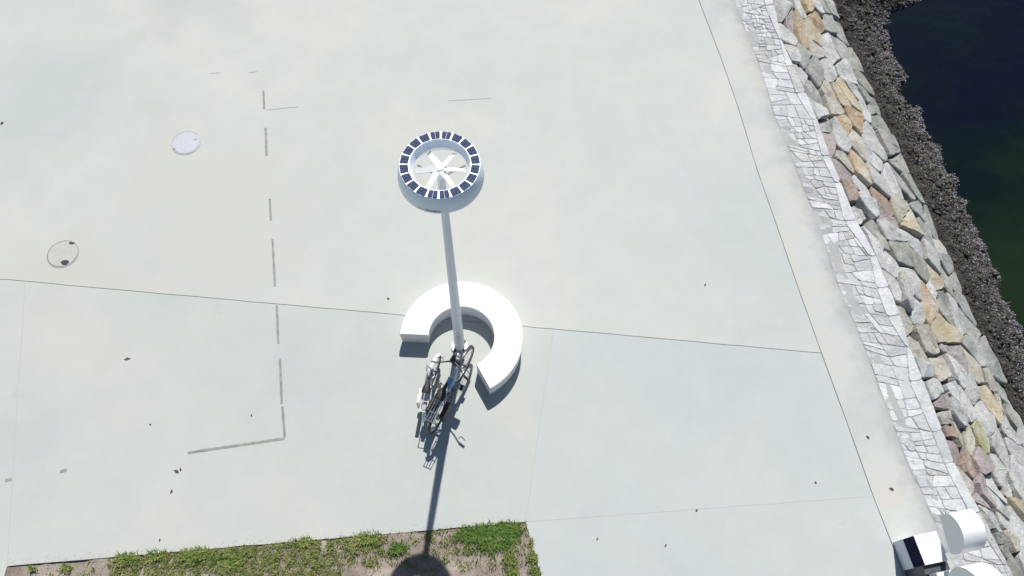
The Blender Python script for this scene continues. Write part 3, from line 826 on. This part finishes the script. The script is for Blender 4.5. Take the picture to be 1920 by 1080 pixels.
# ------------------------------------------------------------------ lamp
lamp = tag(empty('street_lamp', (BASE.x, BASE.y, 0)), 'tall grey pole lamp topped by a white ring of solar cells around a turbine', 'street lamp')
ZTOP, ZBOT = .4279*H, .4081*H
mb = MB(); mb.tube([(0, 0, .02), (0, 0, .3), (0, 0, 2.5), (0, 0, ZBOT-.02)], [.086, .083, .062, .042], 24)
mb.build('pole', M['pole'], lamp, smooth=True)
mb = MB(); mb.lathe([(.001, .028), (.135, .028), (.14, .022), (.14, 0)], 32); mb.build('base_flange', M['steel'], lamp, smooth=True)
for k in range(4):
    q = PI/4+k*PI/2; mb = MB(); x, y = .113*math.cos(q), .113*math.sin(q)
    mb.tube([(x, y, .028), (x, y, .07)], .014, 6); mb.tube([(x, y, .028), (x, y, .042)], .024, 6)
    mb.build('bolt', M['dark'], lamp)
mb = MB(); mb.box(0, -.075, .52, .07, .02, .16); 
mb.build('hatch', M['pole'], lamp)
RT, RB = .427, .463
mb = MB()   # annular body
pr = [(.318, ZTOP-.006), (.324, ZTOP), (RT-.004, ZTOP), (RT, ZTOP-.006), (RT+.022, ZTOP-.10), (RB, ZBOT+.03), (RB-.004, ZBOT), (RB-.03, ZBOT-.02), (.36, ZBOT-.005), (.288, ZTOP-.10), (.295, ZTOP-.088)]
mb.lathe(pr, 72, closed=True)
mb.build('ring_body', M['lampw'], lamp, smooth=True, angle=28)
for k in range(20):                               # solar cells, each in two halves
    q = 2*PI*(k+.5)/20 + PI/2
    ce = MB(); hw = .052; ri, ro = .331, .417
    for sgn in (-1, 1):
        x0, x1 = (.0018, hw) if sgn > 0 else (-hw, -.0018)
        wi = .82
        pts = [(ri, x0*wi if abs(x0) > .01 else x0), (ri, x1*wi if abs(x1) > .01 else x1), (ro-.012, x1 if abs(x1) > .01 else x1), (ro, x1*(.88 if abs(x1) > .01 else 1)), (ro, x0*(.88 if abs(x0) > .01 else 1)), (ro-.012, x0)]
        pts = [(u*math.cos(q)-w*math.sin(q), u*math.sin(q)+w*math.cos(q)) for u, w in pts]
        ce.prism(ccw(pts), ZTOP+.001, ZTOP+.006, 0)
    ce.build('solar_cell', M['cell'], lamp)
hub = MB(); hub.lathe([(.001, ZTOP-.055), (.035, ZTOP-.055), (.05, ZTOP-.075), (.052, ZBOT+.02), (.04, ZBOT-.02)], 24)
hub.build('turbine_hub', M['pole'], lamp, smooth=True)
angs = [112, 50, 173, -6, -62, -128]
for q in angs:                                    # narrow bent vanes
    q = math.radians(q); mb = MB(); vs_, fs_ = [], []
    for i in range(7):
        f = i/6; r_ = .045+f*.225; th = q+.14*math.sin(f*2.2); w_ = .035*(1-.30*f); zc = ZTOP-.075-.05*f
        for s_, dz in ((-1, .035), (1, -.035)):
            x = r_*math.cos(th)-s_*w_*math.sin(th); y = r_*math.sin(th)+s_*w_*math.cos(th)
            vs_ += [(x, y, zc+dz*.4+.004), (x, y, zc+dz*.4-.004)]
    for i in range(6):
        a = i*4; b_ = a+4
        fs_ += [(a, a+2, b_+2, b_), (a+3, a+1, b_+1, b_+3), (a+1, a, b_, b_+1), (a+2, a+3, b_+3, b_+2)]
    fs_ += [(0, 1, 3, 2), (24, 26, 27, 25)]
    mb.add(vs_, fs_); mb.build('turbine_blade', M['white'], lamp, smooth=True)
for k in range(3):
    q = math.radians(-90+120*k); mb = MB()
    mb.tube([(.03*math.cos(q), .03*math.sin(q), ZBOT-.01), (.30*math.cos(q), .30*math.sin(q), ZBOT+.0)], .012, 8); mb.build('ring_arm', M['pole'], lamp)
# lettering on the ring, bent around it
def ring_text(txt, q0, width, z, name='lettering'):
    fc = bpy.data.curves.new('f', 'FONT'); fc.body = txt; fc.size = 1; fc.offset = .012
    fo = bpy.data.objects.new('f', fc); C.objects.link(fo)
    bpy.context.view_layer.update()
    me = bpy.data.meshes.new_from_object(fo.evaluated_get(bpy.context.evaluated_depsgraph_get()))
    bpy.data.objects.remove(fo)
    xs_ = [v.co.x for v in me.vertices]; k = width/(max(xs_)-min(xs_)); x0 = (max(xs_)+min(xs_))/2
    mb = MB()
    def rad(z): f = (z-ZBOT-.03)/(ZTOP-.1-ZBOT-.03); return RB+(RT+.022-RB)*max(0, min(1, f))
    vs_ = []
    for v in me.vertices:
        zz = z+v.co.y*k; r_ = rad(zz)+.0022; q = q0+(v.co.x-x0)*k/r_
        vs_.append((r_*math.cos(q), r_*math.sin(q), zz))
    mb.add(vs_, [tuple(p.vertices) for p in me.polygons]); bpy.data.meshes.remove(me)
    return mb.build(name, M['ink'], lamp)
qc = math.atan2((at(814, 393, ZBOT+.02)-BASE).y, (at(814, 393, ZBOT+.02)-BASE).x)
ring_text('Omniflow', qc, .165, ZBOT+.034)
mb = MB(); vs_ = []
for i in range(9):
    q = qc-.20-.20*i/8
    for z in (ZBOT+.034, ZBOT+.038): r_ = RB+.0015; vs_.append((r_*math.cos(q), r_*math.sin(q), z))
mb.add(vs_, [(2*i, 2*i+2, 2*i+3, 2*i+1) for i in range(8)]); mb.build('printed_line', M['ink'], lamp)

# ------------------------------------------------------------------ bicycles
def wheel(par, x, z, r, steer=0.0, tyre=M['black'], rimm=M['steel'], origin=(0, 0)):
    w = empty('wheel', (x, 0, z)); w.parent = par; w.rotation_euler = (0, 0, steer)
    n = 36
    t_ = MB(); t_.tube([(r*.965*math.cos(2*PI*i/n), 0, r*.965*math.sin(2*PI*i/n)) for i in range(n)], .021, 8, closed=True); t_.build('tyre', tyre, w, smooth=True, angle=60)
    rm = MB(); rm.tube([(r*.885*math.cos(2*PI*i/n), 0, r*.885*math.sin(2*PI*i/n)) for i in range(n)], .012, 6, closed=True); rm.build('rim', rimm, w, smooth=True, angle=60)
    hb = MB(); hb.tube([(0, -.05, 0), (0, .05, 0)], .02, 10); hb.build('hub', M['dark'], w)
    sp = MB()
    for i in range(20):
        q = 2*PI*i/20; q2 = q+.3*(1 if i % 2 else -1); y = .03 if i % 4 < 2 else -.03
        sp.tube([(.018*math.cos(q2), y, .018*math.sin(q2)), (r*.885*math.cos(q), 0, r*.885*math.sin(q))], .0016, 3, cap=False)
    sp.build('spoke', M['steel'], w)
    return w
def guard(par, x, z, r, a0, a1, mt, w_=.055, steer=0.0):
    mb = MB(); vs_ = []; n = 16
    for i in range(n+1):
        q = a0+(a1-a0)*i/n
        for y, dr in ((-w_/2, -.012), (-w_/4, 0), (w_/4, 0), (w_/2, -.012)): vs_.append(((r+.03+dr)*math.cos(q), y, (r+.03+dr)*math.sin(q)))
    fs_ = []
    for i in range(n):
        for k in range(3): a = i*4+k; fs_.append((a, a+1, a+5, a+4))
    mb.add(vs_, fs_); o = mb.build('mudguard', mt, par, smooth=True); o.location = (x, 0, z); o.rotation_euler = (0, 0, steer)
    return o
def bicycle(label, rear_px, front_px, R_, wb=None, steer=0.0):
    a, b_ = at(*rear_px, R_), at(*front_px, R_)
    d = (b_-a).xy; L_ = d.length
    e = tag(empty('bicycle', (a.x, a.y, 0), math.atan2(d.y, d.x)), label, 'bicycle', 'bicycles parked at the lamp pole')
    return e, L_
bike, L1 = bicycle('larger silver blue bicycle with black handlebar and rear rack, nose to the lamp pole', (822, 777), (869, 684), .32)
print('wheelbase 1', L1)
st = math.radians(-4); r = .32
wheel(bike, 0, r, r); wheel(bike, L1, r, r, st)
f = MB(); bb = (.45, 0, .29); sc_ = (.27, 0, .62); ht = (L1-.24, 0, .80); hb_ = (L1-.19, 0, .62)
f.tube([sc_, bb], .018); f.tube([(.36, 0, .46), (L1-.205, 0, .66)], .024, 10); f.tube([bb, (L1-.19, 0, .63)], .024, 10)
f.tube([(L1-.25, 0, .86), hb_], .022)
for y in (-.055, .055):
    f.tube([(0, y, r), (bb[0], y*.5, bb[2])], .011); f.tube([(0, y, r), (sc_[0]+.02, y*.3, sc_[2]-.04)], .010)
f.build('frame', M['frame'], bike, smooth=True, angle=50)
ff = MB(); c_, s_ = math.cos(st), math.sin(st)
for y in (-.055, .055):
    ff.tube([(L1-y*s_, y*c_, r), (L1-.10-y*s_, y*c_, .50), (L1-.17, y*.7, .62)], .011)
ff.tube([(L1-.175, -.05, .62), (L1-.175, .05, .62)], .016); ff.build('fork', M['dark'], bike, smooth=True, angle=50)
hbm = MB(); cx = L1-.27
def rot2(x, y, z): return (cx+x*c_-y*s_, x*s_+y*c_, z)
hbm.tube([(cx+.02, 0, .85), rot2(0, 0, .99)], .016)
hbm.tube([rot2(-.11, .31, .98), rot2(-.07, .20, 1.0), rot2(.0, .09, 1.01), rot2(.03, 0, 1.0), rot2(.0, -.09, 1.01), rot2(-.07, -.20, 1.0), rot2(-.11, -.31, .98)], .012)
hbm.build('handlebar', M['dark'], bike, smooth=True, angle=50)
for sg in (1, -1):
    g_ = MB(); g_.tube([rot2(-.11, .32*sg, .98), rot2(-.085, .22*sg, .995)], .019); g_.build('grip', M['black'] if sg < 0 else M['steel'], bike, smooth=True)
    g_ = MB(); g_.tube([rot2(-.02, .17*sg, 1.0), rot2(.02, .2*sg, .985), rot2(-.02, .29*sg, .97)], .006); g_.build('brake_lever', M['dark'], bike)
bag = MB(); bag.box(cx+.10, 0, .93, .12, .19, .11, st, .03); bag.build('handlebar_bag', M['dark'], bike, smooth=True, angle=50)
hl = MB(); hl.tube([(cx+.15, .03, .83), (cx+.23, .05, .82)], [.03, .04], 12); hl.build('headlight', M['steel'], bike, smooth=True)
sp_ = MB(); sp_.tube([sc_, (.22, 0, .80)], .013); sp_.build('seat_post', M['steel'], bike)
sa = MB(); vs_ = []; 
secs = [(.36, .018, .84), (.28, .028, .85), (.20, .062, .855), (.13, .082, .86), (.08, .07, .85)]
for x, w_, z in secs: vs_ += [(x, -w_, z-.035), (x, -w_*.8, z), (x, 0, z+.012), (x, w_*.8, z), (x, w_, z-.035)]
fs_ = [(i*5+k, i*5+k+1, i*5+k+6, i*5+k+5) for i in range(4) for k in range(4)]+[(0, 4, 3, 2, 1), (20, 21, 22, 23, 24), (0, 5, 10, 15, 20, 24, 19, 14, 9, 4)]
sa.add(vs_, fs_); sa.build('saddle', M['black'], bike, smooth=True, angle=60)
rk = MB()
for y in (-.06, -.02, .02, .06): rk.tube([(.18, y, .70), (-.24, y, .70)], .006, 6)
for x in (.18, .04, -.1, -.24): rk.tube([(x, -.07, .70), (x, .07, .70)], .006, 6)
for y in (-.07, .07): rk.tube([(-.12, y, .70), (0, y, r)], .006, 6)
rk.build('rear_rack', M['steel'], bike)
guard(bike, 0, r, r, math.radians(20), math.radians(175), M['dark'])
guard(bike, L1, r, r, math.radians(35), math.radians(165), M['dark'], steer=st)
cr = MB(); cr.lathe([(.001, -.003), (.09, -.003), (.09, .003), (.001, .003)], 28)
cr.v = [(x+bb[0], -.055+z, y+bb[2]) for x, y, z in cr.v]; cr.build('chainring', M['dark'], bike)
cr = MB(); cr.tube([(bb[0], -.075, bb[2]), (bb[0]+.12, -.085, bb[2]-.11)], .011); cr.tube([(bb[0], .075, bb[2]), (bb[0]-.12, .085, bb[2]+.11)], .011); cr.tube([(bb[0], -.08, bb[2]), (bb[0], .08, bb[2])], .014); cr.build('crank', M['steel'], bike)
for sg in (-1, 1):
    pd = MB(); pd.box(bb[0]-.12*sg, .13*sg, bb[2]+.11*sg, .09, .08, .02); pd.build('pedal', M['black'], bike)
ch = MB(); ch.tube([(0, -.055, r+.035), (bb[0], -.055, bb[2]+.09)], .006, 4); ch.tube([(0, -.055, r-.035), (bb[0], -.055, bb[2]-.09)], .006, 4); ch.build('chain', M['dark'], bike)
cs = MB(); cs.box(.03, .115, .52, .26, .07, .24, 0, .02); cs.build('pannier', M['black'], bike, smooth=True, angle=40)
cs = MB(); cs.box(.03, -.115, .52, .26, .07, .24, 0, .02); cs.build('pannier', M['black'], bike, smooth=True, angle=40)
M['blue'] = material('pale_blue_cloth', [(.20, .36, .52), (.30, .46, .60)], scale=30, rough=.7)
cs = MB(); cs.box(.43, 0, .66, .15, .10, .10, 0, .02); cs.build('frame_bag', M['blue'], bike, smooth=True, angle=40)
bt = MB(); bt.box(.30, 0, .40, .08, .07, .22, 0, .015); bt.build('battery', M['dark'], bike)
kk = MB(); kk.tube([(.12, .08, .30), (.08, .17, .01)], .008); kk.build('kickstand', M['dark'], bike)

fold, L2 = bicycle('small white folding bicycle with white mudguards, left of the larger bicycle', (801, 757), (813, 694), .25)
print('wheelbase 2', L2)
r2 = .25
wheel(fold, 0, r2, r2); wheel(fold, L2, r2, r2, math.radians(-14))
guard(fold, 0, r2, r2, math.radians(0), math.radians(185), M['frame_w'], .06); guard(fold, L2, r2, r2, math.radians(10), math.radians(175), M['frame_w'], .06, math.radians(-14))
f = MB(); f.tube([(L2-.10, 0, .60), (L2-.04, 0, .40)], .02); f.tube([(L2-.05, 0, .42), (.22, 0, .30)], .026, 10)
for y in (-.05, .05): f.tube([(0, y, r2), (.24, y*.4, .30)], .010); f.tube([(0, y, r2), (.14, y*.3, .52)], .009)
f.tube([(.24, 0, .27), (.12, 0, .60)], .018)
for y in (-.05, .05): f.tube([(L2, y, r2), (L2-.06, y*.7, .44)], .011)
f.build('frame', M['frame_w'], fold, smooth=True, angle=50)
rk = MB()
for y in (-.05, .05): rk.tube([(.12, y, .55), (-.22, y, .55)], .008, 6); rk.tube([(-.12, y, .55), (0, y, r2)], .006, 6)
for x in (.1, -.06, -.22): rk.tube([(x, -.055, .55), (x, .055, .55)], .006, 6)
rk.build('rear_rack', M['frame_w'], fold)
sa = MB(); sa.add([(x+.02, y, z-.18) for x, y, z in vs_], fs_)if False else None
sd2 = MB(); v2 = []
for x, w_, z in [(.30, .016, .66), (.23, .024, .665), (.16, .05, .67), (.08, .07, .675), (.04, .06, .67)]: v2 += [(x, -w_, z-.03), (x, -w_*.8, z), (x, 0, z+.01), (x, w_*.8, z), (x, w_, z-.03)]
sd2.add(v2, fs_); sd2.build('saddle', M['black'], fold, smooth=True, angle=60)
hb2 = MB(); hb2.tube([(L2-.10, 0, .60), (L2-.06, .06, .62), (L2-.04, .10, .30)], .013); hb2.build('folded_stem', M['steel'], fold, smooth=True, angle=50)
pn = MB(); pn.box(.02, .10, .40, .24, .06, .26, 0, .02); pn.build('pannier', M['frame_w'], fold, smooth=True, angle=40)
cr = MB(); cr.tube([(.24, -.07, .27), (.34, -.08, .18)], .010); cr.tube([(.24, .07, .27), (.14, .08, .36)], .010); cr.tube([(.24, -.08, .27), (.24, .08, .27)], .012); cr.build('crank', M['dark'], fold)
for sg in (-1, 1):
    pd = MB(); pd.box(.24+.10*-sg, .12*sg, .27+.09*sg, .08, .07, .02); pd.build('pedal', M['black'], fold)
# cable joining both bicycles
p0 = at(806, 697, .45); p1 = at(852, 736, .35); lc = MB(); pp = []
for i in range(15):
    q = i/14; p = p0.lerp(p1, q); p.z -= .10*math.sin(PI*q); pp.append(p)
lc.tube(pp, .006, 6)
tag(lc.build('lock_cable', M['black']), 'thin dark lock cable hanging between the two bicycles', 'cable')

# ------------------------------------------------------------------ white block sculptures
f0 = at(1674, 1017); f1 = at(1692, 1064)
UD = (f1-f0).xy.normalized(); VD = Vector((-UD.y, UD.x))
if VD.x < 0: VD = -VD
def uvz(u, v, z): q = f0.xy+UD*u+VD*v; return (q.x, q.y, z)
def ubox(mb, u0, u1, v0, v1, z0, z1, mi=0):
    P_ = [uvz(u, v, z) for z in (z0, z1) for u, v in ((u0, v0), (u1, v0), (u1, v1), (u0, v1))]
    return mb.add(P_, [(3, 2, 1, 0), (4, 5, 6, 7), (0, 1, 5, 4), (1, 2, 6, 5), (2, 3, 7, 6), (3, 0, 4, 7)], mi)
M['shadep'] = material('painted_shade_slate', [(.035, .045, .055), (.07, .075, .085), (.025, .035, .05)], scale=5, rough=.5)  # dark tone painted in for shade on and between the white blocks
M['panel'] = material('panel_grey_white', [(.62, .65, .70), (.68, .70, .73)], scale=4, rough=.5)
DEP = .35
def head(outline, v0, v1, name, par):
    n = len(outline); mb = MB()
    vs_ = [uvz(u, v0, z) for u, z in outline]+[uvz(u, v1, z) for u, z in outline]
    fs_ = [tuple(range(n)), tuple(range(n, 2*n))[::-1]]+[(i, (i+1) % n, n+(i+1) % n, n+i) for i in range(n)]
    mb.add(vs_, fs_); return mb.build(name, M['white'], par, smooth=True, angle=35)
def sculpture(u0, label, outline, HB=.62, stem=True):
    e = tag(empty('block_sculpture', uvz(u0+.2, .2, 0)), label, 'sculpture', 'white sculptures beside the stone border')
    inv = Matrix.Translation(Vector(e.location)).inverted()
    def fin(o): o.matrix_parent_inverse = inv; return o
    w_ = .40
    mb = MB(); ubox(mb, u0, u0+w_, .012, DEP, 0, HB); fin(mb.build('lower_block', M['white'], e))
    mb = MB(); ubox(mb, u0, u0+w_, 0, .0115, 0, HB*.50); fin(mb.build('front_panel', M['panel'], e))
    mb = MB(); ubox(mb, u0+.002, u0+w_-.002, .004, .0118, HB*.50+.001, HB-.001); fin(mb.build('dark_panel', M['navy'], e))
    mb = MB(); ubox(mb, u0+w_+.001, u0+w_+.008, .006, DEP-.006, 0, HB-.03); fin(mb.build('side_shade_panel', M['shadep'], e))  # added panel: shade of this side put into its colour
    mb = MB(); ubox(mb, u0+w_+.009, u0+w_+.118, .004, DEP+.02, 0, HB-.07); fin(mb.build('shade_filler', M['shadep'], e))  # added dark box standing in for the shadow between the blocks
    mb = MB(); ubox(mb, u0+.14, u0+w_-.10, DEP+.001, DEP+.03, 0, 1.45); fin(mb.build('stem', M['white'], e))
    fin(head(outline, .0, .31, 'rounded_head', e))
    return e
def arc(cx, cz, rx, rz, a0, a1, n=20): return [(cx+rx*math.cos(math.radians(a0+(a1-a0)*i/n)), cz+rz*math.sin(math.radians(a0+(a1-a0)*i/n))) for i in range(n+1)]
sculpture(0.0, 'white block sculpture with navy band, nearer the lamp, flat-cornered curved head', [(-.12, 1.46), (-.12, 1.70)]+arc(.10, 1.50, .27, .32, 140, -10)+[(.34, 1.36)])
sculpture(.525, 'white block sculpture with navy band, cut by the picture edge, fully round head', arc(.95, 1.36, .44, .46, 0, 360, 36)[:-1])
print('flagstones', nflag, 'stones', nst)
